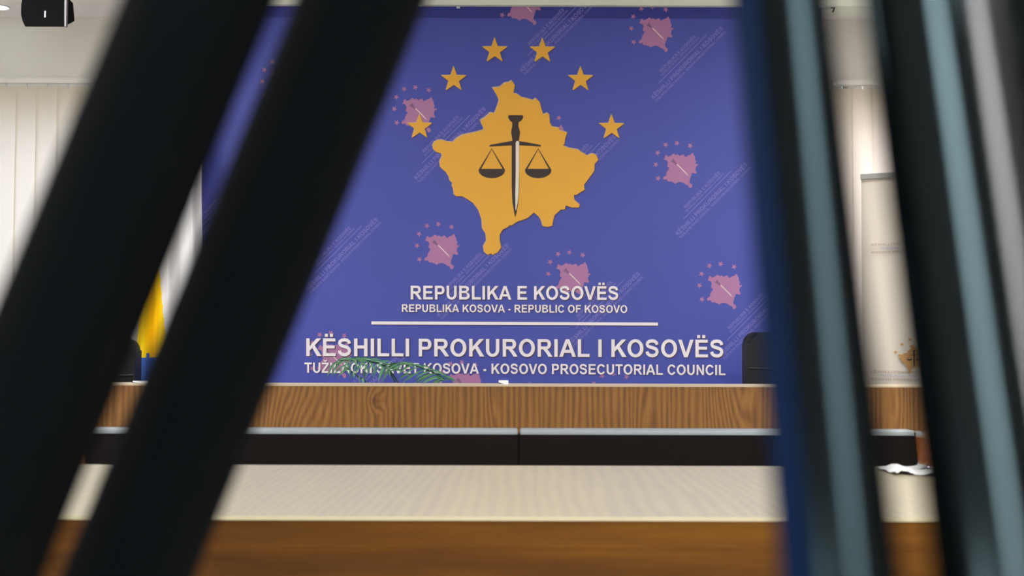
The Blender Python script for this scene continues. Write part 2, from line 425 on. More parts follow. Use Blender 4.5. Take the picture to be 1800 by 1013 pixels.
# ------------------------------------------------------------------ vertical blinds on the back windows
M_slat = bpy.data.materials.new('blind_fabric'); M_slat.use_nodes = True
nt = M_slat.node_tree; nt.nodes.clear()
mo = nt.nodes.new('ShaderNodeOutputMaterial'); ms = nt.nodes.new('ShaderNodeMixShader'); ms.inputs[0].default_value = .45
df = nt.nodes.new('ShaderNodeBsdfDiffuse'); df.inputs[0].default_value = srgb(222, 214, 190)
tl = nt.nodes.new('ShaderNodeBsdfTranslucent'); tl.inputs[0].default_value = srgb(235, 222, 212)
nt.links.new(df.outputs[0], ms.inputs[1]); nt.links.new(tl.outputs[0], ms.inputs[2]); nt.links.new(ms.outputs[0], mo.inputs[0])
ZTR = P(80, 146, 6.38).z
def slat_mesh():
    bm = bmesh.new(); n = 6; W = .116; H = ZTR - .045 - .12
    pts = [(-W / 2 + W * k / n, -.003 * (1 - (2 * k / n - 1) ** 2)) for k in range(n + 1)]
    top = [bm.verts.new((x, y, 0)) for x, y in pts]; bot = [bm.verts.new((x, y, -H)) for x, y in pts]
    for k in range(n): bm.faces.new((bot[k], bot[k + 1], top[k + 1], top[k]))
    return bm
def blind(px0, px1, lab):
    x0 = P(px0, 150, 6.38).x; x1 = P(px1, 150, 6.38).x
    t = thing('vertical_blind', lab, 'blind', ((x0 + x1) / 2, 6.38, ZTR))
    obj('track', boxes((x0 - t.location.x, x1 - t.location.x, -.02, .02, -.003, .022)), M_wall, t)
    for xb in (x0 + .1, x1 - .14):
        obj('wall_bracket', boxes((xb - t.location.x, xb + .04 - t.location.x, .0, .12, .0, .03)), M_wall, t)
    pitch = 36.3 * 6.38 / F
    n = int((x1 - x0) / pitch)
    sm = None
    for i in range(n):
        x = x0 + pitch * (i + .5) - t.location.x
        if sm is None:
            s = obj('slat', slat_mesh(), M_slat, t, True); sm = s.data
            hb = obj('hanger', boxes((-.002, .002, -.002, .002, -.02, 0), (-.009, .002, -.002, .002, -.004, 0)), M_alu, t); hm = hb.data
        else:
            s = bpy.data.objects.new('slat', sm); C.objects.link(s); s.parent = t
            hb = bpy.data.objects.new('hanger', hm); C.objects.link(hb); hb.parent = t
        s.location = (x, (i % 2) * .004, -.019); s.rotation_euler = (0, 0, math.radians(7 + rnd.uniform(-2, 2)))
        hb.location = (x, 0, -.003)
blind(-150, 372, 'pale cream vertical blind at the far left, backlit by its window')
blind(1462, 1960, 'pale cream vertical blind at the right behind the roll-up banner')

# ------------------------------------------------------------------ big blue banner
ban = thing('backdrop_banner', 'large blue printed banner with gold emblem and white lettering hanging from the beam', 'banner', (0, YBAN, ztop))
ox = Vector((0, YBAN, ztop))
xl = P(355, 300, YBAN).x; xr = P(1446, 300, YBAN).x
zh = P(905, 32, YBAN).z
bm = bmesh.new()
nx = 60
def sheet(bm, z0, z1, y):
    # double-sided thin vinyl
    box(bm, xl, xr, y, y + .0008, z0 - ztop, z1 - ztop)
sheet(bm, .25, zh, 0)
obj('vinyl_sheet', bm, M_vinyl, ban)
bm = bmesh.new(); sheet(bm, zh, ztop, -.0006); obj('top_band', bm, M_band, ban)  # darker blue band across the top edge of the banner
obj('bottom_rod', tubes(([(xl, 0, .25 - ztop), (xr, 0, .25 - ztop)], .012)), M_alu, ban)
def L(pt, lay):
    v = P(pt[0], pt[1], YBAN) - ox
    return Vector((v.x, -.0012 - lay * .0005, v.z))
def print_part(name, polys, m, lay, shift=(0, 0), label=None, clip=False, kind=None, zjit=True):
    bm = bmesh.new()
    for i, p in enumerate(polys):
        add_poly(bm, [L((x + shift[0], y + shift[1]), lay + (i % 3) * .03) for x, y in p])
    o = obj(name, bm, m, ban)
    if label: o['label'] = label
    return o
# faint rotated repeats of the whole logo
TH = math.radians(45.5); SCL = .238
def wm_pt(p, c):
    x, y = (p[0] - 909) * SCL, (p[1] - 286) * SCL
    return (c[0] + x * math.cos(TH) + y * math.sin(TH), c[1] - x * math.sin(TH) + y * math.cos(TH))
WMS = [(1153, 55.5), (1196, 295), (736.5, 197), (776.5, 437.5), (1007, 487), (1273, 507.7), (922, 8), (588, 629), (818, 680),
       (1084, 701), (965, 246), (546.5, 391.5), (316, 341), (505, 149)]
lilac_polys = L1 + L2 + RULE + L3 + L4
for c in WMS:
    bm = bmesh.new()
    tr_ = lambda p, lay: [L(wm_pt(q, c), lay) for q in p]
    for i, p in enumerate(STARS + [MAP]): add_poly(bm, tr_(p, .1), 0)
    for i, p in enumerate(lilac_polys): add_poly(bm, tr_(p, .15 + (i % 3) * .03), 1)
    add_poly(bm, tr_(BLADE[0], .6), 2)
    add_poly(bm, tr_(e_([(325, 64), (450, 64), (455, 85), (425, 215), (416, 290), (358, 290), (347, 215), (320, 85)]), .6), 3)
    for co, no in (((xl + .004, 0, 0), (-1, 0, 0)), ((0, 0, -.001), (0, 0, 1)), ((xr - .004, 0, 0), (1, 0, 0))):
        bmesh.ops.bisect_plane(bm, geom=bm.verts[:] + bm.edges[:] + bm.faces[:], plane_co=co, plane_no=no, clear_outer=True)
    if len(bm.faces): 
        o = obj('faint_logo', bm, [M_pink, M_lilac, M_ivory, M_wmdark], ban)
        o['label'] = 'small faint mauve and lilac logo print, turned on its side'
    else: bm.free()
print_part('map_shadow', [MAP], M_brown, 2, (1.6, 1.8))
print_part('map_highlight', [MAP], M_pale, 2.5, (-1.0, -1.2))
print_part('map_emblem', [MAP], M_gold, 3, (.4, .4), 'gold map shape')
for s in STARS:
    so = print_part('star', [s], M_gold, 3, (.2, .2), 'gold five-pointed star')
    cx = sum(p[0] for p in s) / 10; cy = sum(p[1] for p in s) / 10
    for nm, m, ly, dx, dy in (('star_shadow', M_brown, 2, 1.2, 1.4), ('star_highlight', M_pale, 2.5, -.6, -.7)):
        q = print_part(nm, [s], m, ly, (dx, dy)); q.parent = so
print_part('sword', SWORD, M_dark, 4, label='dark brown sword')
for q in (SCALES[:3], SCALES[3:]): print_part('scale_pan', q, M_dark, 4, label='dark brown scale pan')
print_part('sword_blade_light', BLADE, M_ivory, 5, label='ivory half of the blade')
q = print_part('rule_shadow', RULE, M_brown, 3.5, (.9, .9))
so = print_part('white_rule', RULE, M_white, 5); q.parent = so
for ln, d in ((L1, 1.3), (L2, .8), (L3, 1.5), (L4, .9)):
    e = bpy.data.objects.new('lettering_line', None); C.objects.link(e); e.parent = ban; e.empty_display_size = .05
    for pl in ln.letters:
        bm = bmesh.new()
        for i, p in enumerate(pl): add_poly(bm, [L((x + d, y + d), 3.5 + (i % 3) * .03) for x, y in p], 1)
        for i, p in enumerate(pl): add_poly(bm, [L(q_, 5 + (i % 3) * .03) for q_ in p], 0)
        obj('letter', bm, [M_white, M_brown], e)
# little clip and corner bracket where it hangs
cp = P(805.5, 10, YBAN)
bm = boxes((cp.x - .008, cp.x + .008, -.006, -.0035, -.0095, -.0005)); obj('clip', bm, M_whitepl, ban)
cp = P(1465, 14, YBAN)
bm = bmesh.new(); tube(bm, [(cp.x - .012, 0, 0), (cp.x + .006, 0, 0), (cp.x - .004, 0, -.022)], .004, 8)
obj('corner_hook', bm, M_black, ban)
obj('top_rod', tubes(([(xl, .004, -.004), (cp.x, .004, -.004)], .0025), seg=8), M_alu, ban)

# ------------------------------------------------------------------ long wooden bench (dais desk) in front of the banner
_k = lambda px, py, wx, wz, amp, dk: (P(px, py, 4.3).x, P(px, py, 4.3).z, wx, wz, amp, dk)
W_bench = wood('oak_vertical_grain', [(.28, srgb(98, 61, 23)), (.43, srgb(126, 83, 34)), (.55, srgb(139, 94, 41)), (.74, srgb(156, 109, 52))], (22, 22, 1.6), 3.0, 1.5,
               pitch=.021, fineness=.62, knots=[_k(662, 705, .05, .055, 9, .3), _k(1287, 640, .11, .42, 26, 0), _k(865, 690, .04, .2, 8, .1), _k(520, 770, .16, .2, 16, 0), _k(1580, 700, .06, .3, -10, 0), _k(1130, 780, .05, .3, 8, 0)])
W_edge = mat('bench_edge_band', srgb(200, 180, 150), .4)
YBE = 4.3
zbt = P(900, 677.5, YBE).z
bxl, bxr = -2.25, 2.35
ben = thing('long_bench', 'long oak-fronted desk on which the white cards lie, in front of the blue banner', 'desk', (0, YBE, 0))
obj('front_panel', boxes((bxl, bxr, 0, .025, .02, zbt - .0045)), W_bench, ben)
obj('upper_shelf', boxes((bxl - .01, bxr + .01, -.003, .2, zbt - .0045, zbt)), W_edge, ben)
obj('back_riser', boxes((bxl, bxr, .16, .18, zbt - .2, zbt - .0045)), W_bench, ben)
obj('worktop', boxes((bxl, bxr, .16, .44, zbt - .225, zbt - .2)), W_bench, ben)
for x in (bxl, bxr - .03):
    obj('side_panel', boxes((x, x + .03, .025, .42, .0, zbt - .225), (x, x + .03, .025, .16, zbt - .225, zbt - .0045)), W_bench, ben)

# white cards on the bench
def card(px0, px1, py0, lab, Y):
    a = P(px0, 674, Y); b_ = P(px1, 674, Y); h = P(px0, py0, Y).z - zbt
    t = thing('name_card', lab, 'card', ((a.x + b_.x) / 2, Y, zbt), 0)
    wd = (b_.x - a.x) / 2
    bm = bmesh.new()
    v = [bm.verts.new(q) for q in ((-wd, 0, 0), (wd, 0, 0), (wd, .012, h), (-wd, .012, h), (wd, .03, 0), (-wd, .03, 0))]
    bm.faces.new((v[0], v[1], v[2], v[3])); bm.faces.new((v[3], v[2], v[4], v[5]))
    obj('folded_card', bm, M_whitepl, t)
    bm = bmesh.new()
    add_poly(bm, [Vector((-wd, -.0004 + .001, h * .08)), Vector((wd * .1, -.0004 + .001, h * .08)), Vector((-wd, .0035, h * .5))])
    obj('printed_corner', bm, M_dark, t)
card(876.5, 893.5, 669, 'tiny white folded card standing on the long desk right of the palm', YBE + .1)
card(232, 262, 670, 'tiny white folded card at the far left of the long desk below the flag', YBE + .1)

# ------------------------------------------------------------------ office chairs behind the bench
M_leather = mat('black_leather', srgb(22, 21, 23), .5, .3, bump=.3, nscale=60)
def office_chair(x, Y, ztop_, lab):
    t = thing('office_chair', lab, 'chair', (x, Y, 0), 0, 'office chairs behind the long desk')
    W = .45; zb_ = .62
    def rr(bm, w_, z0, z1, y0, y1, r):
        pts = []
        for cx, cz, a0 in ((w_ / 2 - r, z1 - r, 0), (-w_ / 2 + r, z1 - r, 90), (-w_ / 2 + r * .5, z0 + r * .5, 180), (w_ / 2 - r * .5, z0 + r * .5, 270)):
            q = r if a0 < 180 else r * .5
            for k in range(7):
                a = math.radians(a0 + 15 * k); pts.append((cx + q * math.cos(a), cz + q * math.sin(a)))
        A = [bm.verts.new((x_, y0, z_)) for x_, z_ in pts]; B = [bm.verts.new((x_, y1, z_)) for x_, z_ in pts]
        n = len(pts); f1 = bm.faces.new(A); f2 = bm.faces.new(B[::-1])
        for i in range(n): bm.faces.new((A[i], B[i], B[(i + 1) % n], A[(i + 1) % n]))
        bmesh.ops.bevel(bm, geom=list(f1.edges) + list(f2.edges), offset=.018, segments=3, affect='EDGES')
        bmesh.ops.recalc_face_normals(bm, faces=bm.faces[:])
        return bm
    s1 = ztop_ - .155
    obj('backrest', rr(bmesh.new(), W, .52, ztop_, .24, .33, .05), M_leather, t, True)
    obj('seam', tubes(([(-W / 2 + .01, .238, s1), (0, .236, s1 - .004), (W / 2 - .01, .238, s1)], .004), seg=8), M_black, t, True)
    obj('seat', bbox(-.25, .25, -.24, .25, .43, .52, .03), M_leather, t, True)
    for s in (-1, 1):
        obj('armrest', tubes(([(s * .27, .22, .50), (s * .28, .2, .64), (s * .28, 0, .66), (s * .28, -.15, .64), (s * .27, -.18, .48)], .016)), M_black, t, True)
    obj('gas_column', tubes(([(0, 0, .1), (0, 0, .44)], .028)), M_black, t, True)
    for k in range(5):
        a = math.radians(72 * k + 18)
        lg = obj('foot_arm', tubes(([(0, 0, .11), (.27 * math.cos(a), .27 * math.sin(a), .07)], [.025, .016])), M_black, t, True)
        obj('castor', tubes(([(.27 * math.cos(a) - .02, .27 * math.sin(a), .028), (.27 * math.cos(a) + .02, .27 * math.sin(a), .028)], .028)), M_black, lg, True)
YCH = 5.05
zc_ = P(1330, 584, YCH + .24).z
xe = P(1311, 620, YCH + .24).x
office_chair(xe + .225, YCH, zc_, 'black leather chair behind the desk at the right edge of the banner')
xe2 = P(238, 620, YCH + .24).x
office_chair(xe2 - .225, YCH, P(200, 596, YCH + .24).z, 'black leather chair behind the desk at the left, beside the flag')

# ------------------------------------------------------------------ flag on a pole
M_fw = mat('flag_white', srgb(228, 226, 226), .75, .2)
M_fy = mat('flag_gold', srgb(252, 208, 8), .7, .2)
M_fb = mat('flag_blue', srgb(60, 100, 180), .7, .2)
M_pole = mat('brass_pole', srgb(190, 150, 80), .3, .5, metal=.9)
YFL = 5.66
fc = P(300, 300, YFL)
fl = thing('flag', 'draped white, gold and blue flag hanging on a pole left of the banner', 'flag', (fc.x, YFL, 0))
ztf = P(300, 150, YFL).z
obj('pole', tubes(([(0, .03, .05), (0, .03, ztf + .1)], .012)), M_pole, fl, True)
obj('finial', lathe(bmesh.new(), [(.004, 0), (.02, .02), (.024, .045), (.012, .08), (.002, .12)], (0, .03, ztf + .1), 16), M_pole, fl, True)
obj('base', lathe(bmesh.new(), [(.16, 0), (.16, .02), (.05, .045), (.02, .1)], (0, .03, 0), 32), M_pole, fl, True)
def flag_cloth():
    bm = bmesh.new(); nu, nv = 60, 70
    g = []
    for j in range(nv + 1):
        py = 152 + (690 - 152) * j / nv
        l = 246 + 10 * math.sin(py / 80) - max(0, 0) ; l = 247 if py > 600 else 247 + (600 - py) * .04
        r = 357 if py < 430 else 357 - (py - 430) * .02
        r = min(r, 300 + (py - 140) * .45) ; l = max(l, 300 - (py - 140) * .35)
        row = []
        for i in range(nu + 1):
            u = i / nu
            q = P(l + (r - l) * u, py, YFL)
            fold = .022 * math.sin(u * 17 + py * .006) + .010 * math.sin(u * 31 - py * .01)
            fold *= min(1, (py - 140) / 120)
            row.append(bm.verts.new((q.x - fc.x, -.02 + fold - .02, q.z)))
        g.append(row)
    for j in range(nv):
        for i in range(nu):
            f = bm.faces.new((g[j][i], g[j + 1][i], g[j + 1][i + 1], g[j][i + 1]))
            py = 152 + (690 - 152) * (j + .5) / nv
            px = 247 + 108 * (i + .5) / nu
            xb = 284 + (py - 505) * .16
            yl = 628 + (4 * math.sin(px * .35))
            m_ = 0
            if py > yl: m_ = 2
            elif px < xb and py > 440: m_ = 1
            elif py > 600 : m_ = 1 if px < 300 else 0
            f.material_index = m_
    return bm
obj('cloth', flag_cloth(), [M_fw, M_fy, M_fb], fl, True)

# ------------------------------------------------------------------ palm behind the bench
M_leaf = mat('palm_green', srgb(100, 152, 112), .45, .4, noise=.35, nscale=12)
M_stem = mat('palm_stem', srgb(40, 70, 50), .5)
M_pot = mat('terracotta_pot', srgb(150, 90, 60), .7, noise=.1)
YPA = 5.3
pc = P(690, 700, YPA)
pal = thing('potted_palm', 'green potted palm whose fronds arch above the desk in front of the lettering', 'plant', (pc.x, YPA, 0))
obj('pot', lathe(bmesh.new(), [(.12, 0), (.17, .28), (.185, .29), (.185, .32), (.16, .32), (.15, .27)], seg=32), M_pot, pal, True)
obj('soil', lathe(bmesh.new(), [(.15, .25), (.152, .27), (.001, .285)], seg=24), mat('soil', srgb(60, 45, 35), .9), pal)
def to_l(px, py, dy=0):
    q = P(px, py, YPA + dy); return Vector((q.x - pc.x, q.y - YPA, q.z))
def leaflet(bm, a, b_, wd, sag=.01):
    a = Vector(a); b_ = Vector(b_); d = b_ - a
    n = d.cross(Vector((0, 1, 0))).normalized() * wd
    prev = None
    K = 5
    for k in range(K + 1):
        s = k / K; c = a + d * s + Vector((0, 0, sag * math.sin(math.pi * s)))
        ww = (math.sin(math.pi * min(.98, .12 + .86 * s)) ** .7) + .02
        cur = (bm.verts.new(c + n * ww), bm.verts.new(c + Vector((0, .0025, 0))), bm.verts.new(c - n * ww))
        if prev:
            bm.faces.new((prev[0], cur[0], cur[1], prev[1])); bm.faces.new((prev[1], cur[1], cur[2], prev[2]))
        prev = cur
def frond(path, leaves, dy=0, wd=.0035):
    pts = [Vector((0, 0, .27))] + [to_l(x, y, dy * (i + 1) / len(path)) for i, (x, y) in enumerate(path)]
    # lift the hidden lower stem gently
    st = obj('frond', tubes((pts, [.006] + [.0035] * (len(path) - 1) + [.0015]), seg=6), M_stem, pal, True)
    bm = bmesh.new()
    for (x0, y0, x1, y1) in leaves:
        leaflet(bm, to_l(x0, y0, dy), to_l(x1, y1, dy - .03 + rnd.uniform(-.02, .02)), wd * rnd.uniform(.8, 1.3))
    o = obj('leaflets', bm, M_leaf, st); o['kind'] = 'stuff'
def along(path, s):
    n = len(path) - 1; i = min(int(s * n), n - 1); f = s * n - i
    return (path[i][0] + (path[i + 1][0] - path[i][0]) * f, path[i][1] + (path[i + 1][1] - path[i][1]) * f)
# big frond arching to the left
pA = [(701, 674), (694.5, 664), (686.5, 653.5), (677, 644), (661, 638), (640, 634.5), (616, 632.5), (594, 634)]
lv = []
for k in range(15):
    s = .30 + .70 * k / 14; x, y = along(pA, s)
    t_ = (x - 594) / 100
    lv.append((x, y, x - 14 - rnd.uniform(0, 8) + t_ * 8, y + 20 + rnd.uniform(-4, 12)))
    if k % 2: lv.append((x, y, x + 6 + rnd.uniform(-3, 9), y + 18 + rnd.uniform(-4, 8)))
    lv.append((x, y, x + 26 + rnd.uniform(-6, 10), y + 1 + rnd.uniform(-2, 5)))
lv += [(612, 640, 584, 663), (618, 643, 592, 666), (603, 636, 575, 650), (640, 636, 612, 634), (655, 639, 625, 637)]
frond(pA, lv, 0)
# frond arching to the right
pB = [(694, 670), (683, 652), (688, 640), (705, 638), (730, 643), (755, 652), (772, 660), (783, 668)]
lv = []
for k in range(10):
    s = .42 + .58 * k / 9; x, y = along(pB, s)
    lv.append((x, y, x - 30 - rnd.uniform(-6, 8), y + 15 + rnd.uniform(-2, 6)))
    lv.append((x, y, x + 18 + rnd.uniform(-4, 6), y + 6 + rnd.uniform(-2, 3)))
lv += [(757, 658, 728, 674), (767, 657, 730, 673), (780, 664, 747, 674), (782, 668, 764, 674), (720, 659, 701, 669), (735, 657, 708, 674)]
frond(pB, lv, -.04)
pC = [(650, 676), (640, 669), (628, 661), (616, 652), (607, 645)]
lv = [(*along(pC, k / 9), along(pC, k / 9)[0] + rnd.uniform(-16, 4), along(pC, k / 9)[1] + rnd.uniform(6, 12)) for k in range(10)]
lv += [(615, 652, 614, 662), (640, 668, 641, 652), (622, 656, 636, 648)]
frond(pC, lv, -.08, .003)
for a in (200, 250, 300, 20):     # lower fronds, below the desk top
    ca, sa = math.cos(math.radians(a)), math.sin(math.radians(a))
    pts = [Vector((0, 0, .27)), Vector((ca * .05, sa * .05, .5)), Vector((ca * .15, sa * .12, .68)), Vector((ca * .3, sa * .2, .70)), Vector((ca * .4, sa * .25, .62))]
    st = obj('frond', tubes((pts, [.006, .005, .004, .003, .001]), seg=6), M_stem, pal, True)
    bm = bmesh.new()
    for k in range(10):
        p = pts[2].lerp(pts[4], k / 9)
        for s in (-1, 1):
            leaflet(bm, p, p + Vector((ca * .06 - s * sa * .08, sa * .06 + s * ca * .08, -.06)), .004)
    o = obj('leaflets', bm, M_leaf, st); o['kind'] = 'stuff'

# ------------------------------------------------------------------ roll-up banner on the right
YRU = 5.62
M_ru = mat('roll_up_vinyl', srgb(222, 212, 196), .6, .3)
M_rut = mat('roll_up_print', srgb(185, 165, 155), .6)
M_rub = mat('roll_up_print_blue', srgb(180, 185, 205), .6)
M_rum = mat('roll_up_gold', srgb(200, 150, 90), .6)
rc = P(1606, 500, YRU); YAW = math.radians(-28)
ru = thing('roll_up_banner', 'narrow beige roll-up banner with faint lettering standing right of the blue banner', 'banner', (rc.x, YRU, 0), YAW)
hw = 79 * YRU / F / math.cos(YAW)
zru = P(1606, 303, YRU).z
kk = YRU / F / math.cos(YAW)
bm = bmesh.new(); n = 16; prev = None
for j in range(n + 1):
    z = .08 + (zru - .08) * j / n
    wv = hw * (1 + .03 * (1 - j / n)) - .0
    cur = [bm.verts.new((-wv + 2 * wv * i / 8, .006 * math.cos(i * .8), z)) for i in range(9)]
    if prev:
        for i in range(8): bm.faces.new((prev[i], prev[i + 1], cur[i + 1], cur[i]))
    prev = cur
obj('vinyl_sheet', bm, M_ru, ru, True)
obj('top_rail', boxes((-hw, hw, -.012, .014, zru - .02, zru + .004)), mat('grey_rail', srgb(165, 165, 158), .5, metal=.3), ru)
obj('base_cassette', bbox(-hw - .02, hw + .02, -.06, .06, 0, .09, .015), M_alu, ru, True)
obj('support_pole', tubes(([(0, .03, .08), (0, .02, zru - .01)], .008)), M_alu, ru, True)
def ru_polys(polys, name, m, ly=0):
    bm = bmesh.new()
    for i, p in enumerate(polys):
        add_poly(bm, [Vector(((x - 1606) * kk, -.010 - ly, P(1606, y, YRU).z)) for x, y in p])
    obj(name, bm, m, ru)
def ru_text(s, xs, y, h, m):
    ru_polys(text_px(s, xs, 1606 + (1606 - xs), y, y, h), 'lettering_line', m)
for base in (430.5, 656.5):
    xs = 1543 if base < 500 else 1540
    ru_text('KËSHILLI PROKURORIAL I KOSOVËS', xs, base, 4.2, M_rut)
    ru_text('TUŽILAČKI SAVET KOSOVA', xs + 14, base + 6.6, 4, M_rub)
    ru_text('KOSOVO PROSECUTORIAL COUNCIL', xs, base + 13.6, 4.2, M_rut)
sc_ = .165
ru_polys([[(1606 + (x - 906) * sc_, 632 + (y - 300) * sc_) for x, y in MAP]] + [[(1606 + (x - 906) * sc_, 632 + (y - 300) * sc_) for x, y in s] for s in STARS], 'map_emblem', M_rum)
ru_polys([[(1606 + (x - 906) * sc_, 632 + (y - 300) * sc_) for x, y in s] for s in SWORD + SCALES], 'sword_emblem', M_dark, .001)

# ------------------------------------------------------------------ speaker hanging top left
YSP = 4.9
s0 = P(77, 47, YSP)
M_spk = mat('speaker_black', srgb(7, 7, 8), .8, .05)
spk = thing('speaker', 'black loudspeaker hanging from the ceiling at the top left', 'speaker', (s0.x, YSP, s0.z))
u = YSP / F
pts = [(-41 * u, 40 * u), (-41 * u, 22 * u), (-38 * u, 10 * u), (-33 * u, 0), (36 * u, 0), (35 * u, 40 * u), (32 * u, 62 * u), (-36 * u, 62 * u)]
bm = bmesh.new()
A = [bm.verts.new((x, 0, z)) for x, z in pts]; B = [bm.verts.new((x * .8, .16, z + (.065 if z < 30 * u else 0))) for x, z in pts]
bm.faces.new(A); bm.faces.new(B[::-1]); n = len(pts)
for i in range(n): bm.faces.new((A[i], B[i], B[(i + 1) % n], A[(i + 1) % n]))
bmesh.ops.recalc_face_normals(bm, faces=bm.faces[:])
obj('cabinet', bm, M_spk, spk)
obj('side_grille', boxes((35.5 * u, 39 * u, .002, .02, 1 * u, 60 * u)), mat('speaker_side_grey', srgb(120, 110, 112), .5), spk)
obj('badge', boxes((1 * u, 3 * u, -.002, 0, 17 * u, 28 * u)), M_alu, spk)
obj('ceiling_bracket', boxes((-.02, .02, .06, .1, 60 * u, ZCEIL - s0.z)), M_black, spk)

# ------------------------------------------------------------------ dark padded benches between the two desks
M_dk = mat('dark_brown_leather', srgb(21, 15, 14), .7, .06, bump=.25, nscale=40, noise=.1)
M_pipe = mat('pale_grey_trim', srgb(140, 147, 150), .45, .5)
YD = 3.0
zd = P(910, 756, YD).z
def padded(x0, x1, lab):
    c = (x0 + x1) / 2; h = (x1 - x0) / 2 - .00005
    t = thing('padded_bench', lab, 'bench', (c, YD, 0), 0)
    bm = bmesh.new(); box(bm, -h, h, 0, .075, .42, zd - .012, 0, .004)
    obj('backrest', bm, M_dk, t, True)
    bm = bmesh.new(); box(bm, -h + .0025, h - .0025, .004, .071, zd - .015, zd, 0, .005)
    q = obj('top_trim', bm, M_pipe, t, True); q['label'] = 'pale grey trim along the top'
    obj('seat', bbox(-h, h, .075, .52, .34, .46, .02), M_dk, t, True)
    for sx in (-h + .08, h - .08):
        for y in (.04, .46):
            obj('leg', tubes(([(sx, y, 0), (sx, y, .35)], .016)), M_black, t, True)
xm = P(912, 760, YD).x; xe_ = P(1613, 760, YD).x; x0_ = P(150, 760, YD).x
padded(x0_, xm, 'dark brown padded bench back behind the near table, left of the joint')
padded(xm, xe_, 'dark brown padded bench back behind the near table, right of the joint')

# ------------------------------------------------------------------ near table
W_top = wood('washed_oak_top', [(.3, srgb(159, 150, 131)), (.5, srgb(168, 159, 134)), (.7, srgb(174, 165, 138))], (9, 1.3, 3), 2.6, 2.6, rough=.35, spec=.5, pitch=.018, fineness=.6, knots=[(-.1, 0, .5, 9, 30, 0)])
W_front = wood('oak_front_horizontal_grain', [(.25, srgb(44, 22, 0)), (.42, srgb(73, 41, 2)), (.58, srgb(88, 52, 3)), (.78, srgb(106, 67, 7))], (.6, 9, 11), 2.2, 1.6, rough=.6, spec=.15)
M_tedge = mat('table_edge_band', srgb(178, 168, 138), .4)
YT0, YT1 = 1.57, 2.215
zt0 = P(900, 909, YT0).z
tb = thing('near_table', 'pale-topped wooden table with an oak front, nearest behind the tripod', 'table', (0, YT0, 0))
tx0, tx1 = -1.15, 1.25
obj('tabletop', boxes((tx0, tx1, 0, YT1 - YT0, zt0 - .004, zt0)), W_top, tb)
obj('edge_band', boxes((tx0, tx1, -.003, 0, zt0 - .0045, zt0 + .0003)), M_tedge, tb)
obj('core', boxes((tx0, tx1, .0005, YT1 - YT0 - .002, zt0 - .040, zt0 - .0042)), W_front, tb)
obj('front_panel', boxes((tx0, tx1, .0009, .02, zt0 - .32, zt0 - .0402)), W_front, tb)
for x in (tx0 + .02, tx1 - .08):
    for y in (.05, YT1 - YT0 - .1):
        obj('leg', boxes((x, x + .06, y, y + .06, 0, zt0 - .04)), W_front, tb)

# folded napkin and a small glass of amber drink at the right
Yg = 2.12
nz = zt0 + .0005
np_ = P(1612, 822, Yg)
nap = thing('paper_napkin', 'crumpled white paper napkin lying under the amber glass on the near table', 'napkin', (np_.x, Yg, nz))
bm = bmesh.new(); g = []
for j in range(9):
    row = []
    for i in range(13):
        x = -.052 + .12 * i / 12; y = -.06 + .13 * j / 8
        y += .012 * math.sin(i * .9) * (1 - j / 8)
        z = .004 + .004 * math.sin(i * 1.3 + j * .8) * math.cos(j * 1.1)
        row.append(bm.verts.new((x, y, max(.001, z))))
    g.append(row)
for j in range(8):
    for i in range(12): bm.faces.new((g[j][i], g[j][i + 1], g[j + 1][i + 1], g[j + 1][i]))
obj('sheet', bm, mat('napkin_paper', srgb(240, 240, 240), .8), nap, True)
M_amber = mat('amber_drink', srgb(200, 105, 30), .25, .5)
M_gl = mat('clear_glass', (1, 1, 1, 1), .03); M_gl.node_tree.nodes['Principled BSDF'].inputs['Transmission Weight'].default_value = 1
gx = P(1640, 820, Yg).x
gt = thing('drinking_glass', 'small glass of amber drink on the near table at the right', 'glass', (gx, Yg, nz + .0095))
obj('tumbler', lathe(bmesh.new(), [(.026, 0), (.031, .058), (.0295, .058), (.0252, .004)], seg=32), M_gl, gt, True)
obj('drink', lathe(bmesh.new(), [(.0248, .004), (.0288, .05)], seg=32), M_amber, gt, True)

# ------------------------------------------------------------------ the tripod right in front of the lens
M_foam = mat('black_foam_grip', srgb(5, 7, 9), .8, .03, bump=.6, nscale=900, noise=.1)
def rodmat(name, base, refl, rough):
    # satin anodised finish: a black body plus an even, slightly tinted sheen
    m = bpy.data.materials.new(name); m.use_nodes = True; nt = m.node_tree; nt.nodes.clear()
    o_ = nt.nodes.new('ShaderNodeOutputMaterial'); ad = nt.nodes.new('ShaderNodeAddShader')
    d_ = nt.nodes.new('ShaderNodeBsdfDiffuse'); d_.inputs[0].default_value = base
    g_ = nt.nodes.new('ShaderNodeBsdfGlossy'); g_.inputs['Color'].default_value = (*refl, 1); g_.inputs['Roughness'].default_value = rough
    nt.links.new(d_.outputs[0], ad.inputs[0]); nt.links.new(g_.outputs[0], ad.inputs[1]); nt.links.new(ad.outputs[0], o_.inputs[0])
    return m
M_rod = rodmat('black_satin_rod', srgb(6, 6, 7), (.0058, .0092, .0102), .15)
M_rodb = rodmat('black_gloss_rod', srgb(3, 3, 4), (.0115, .0170, .0182), .13)
M_navy = mat('navy_reflection_strip', srgb(3, 24, 54), .6, .05)  # blue reflection on the rod, put into the colour of a strip
M_rod2 = rodmat('grey_satin_rod', srgb(20, 20, 21), (.0235, .023, .023), .2)
M_cast = mat('cast_black', srgb(28, 28, 30), .5)
apex = Vector((.047, .312, ZC + .28))
tp = thing('camera_tripod', 'black camera tripod whose blurred legs frame the view on both sides', 'tripod', (apex.x, apex.y, 0))
def lp(v): return Vector(v) - Vector((apex.x, apex.y, 0))
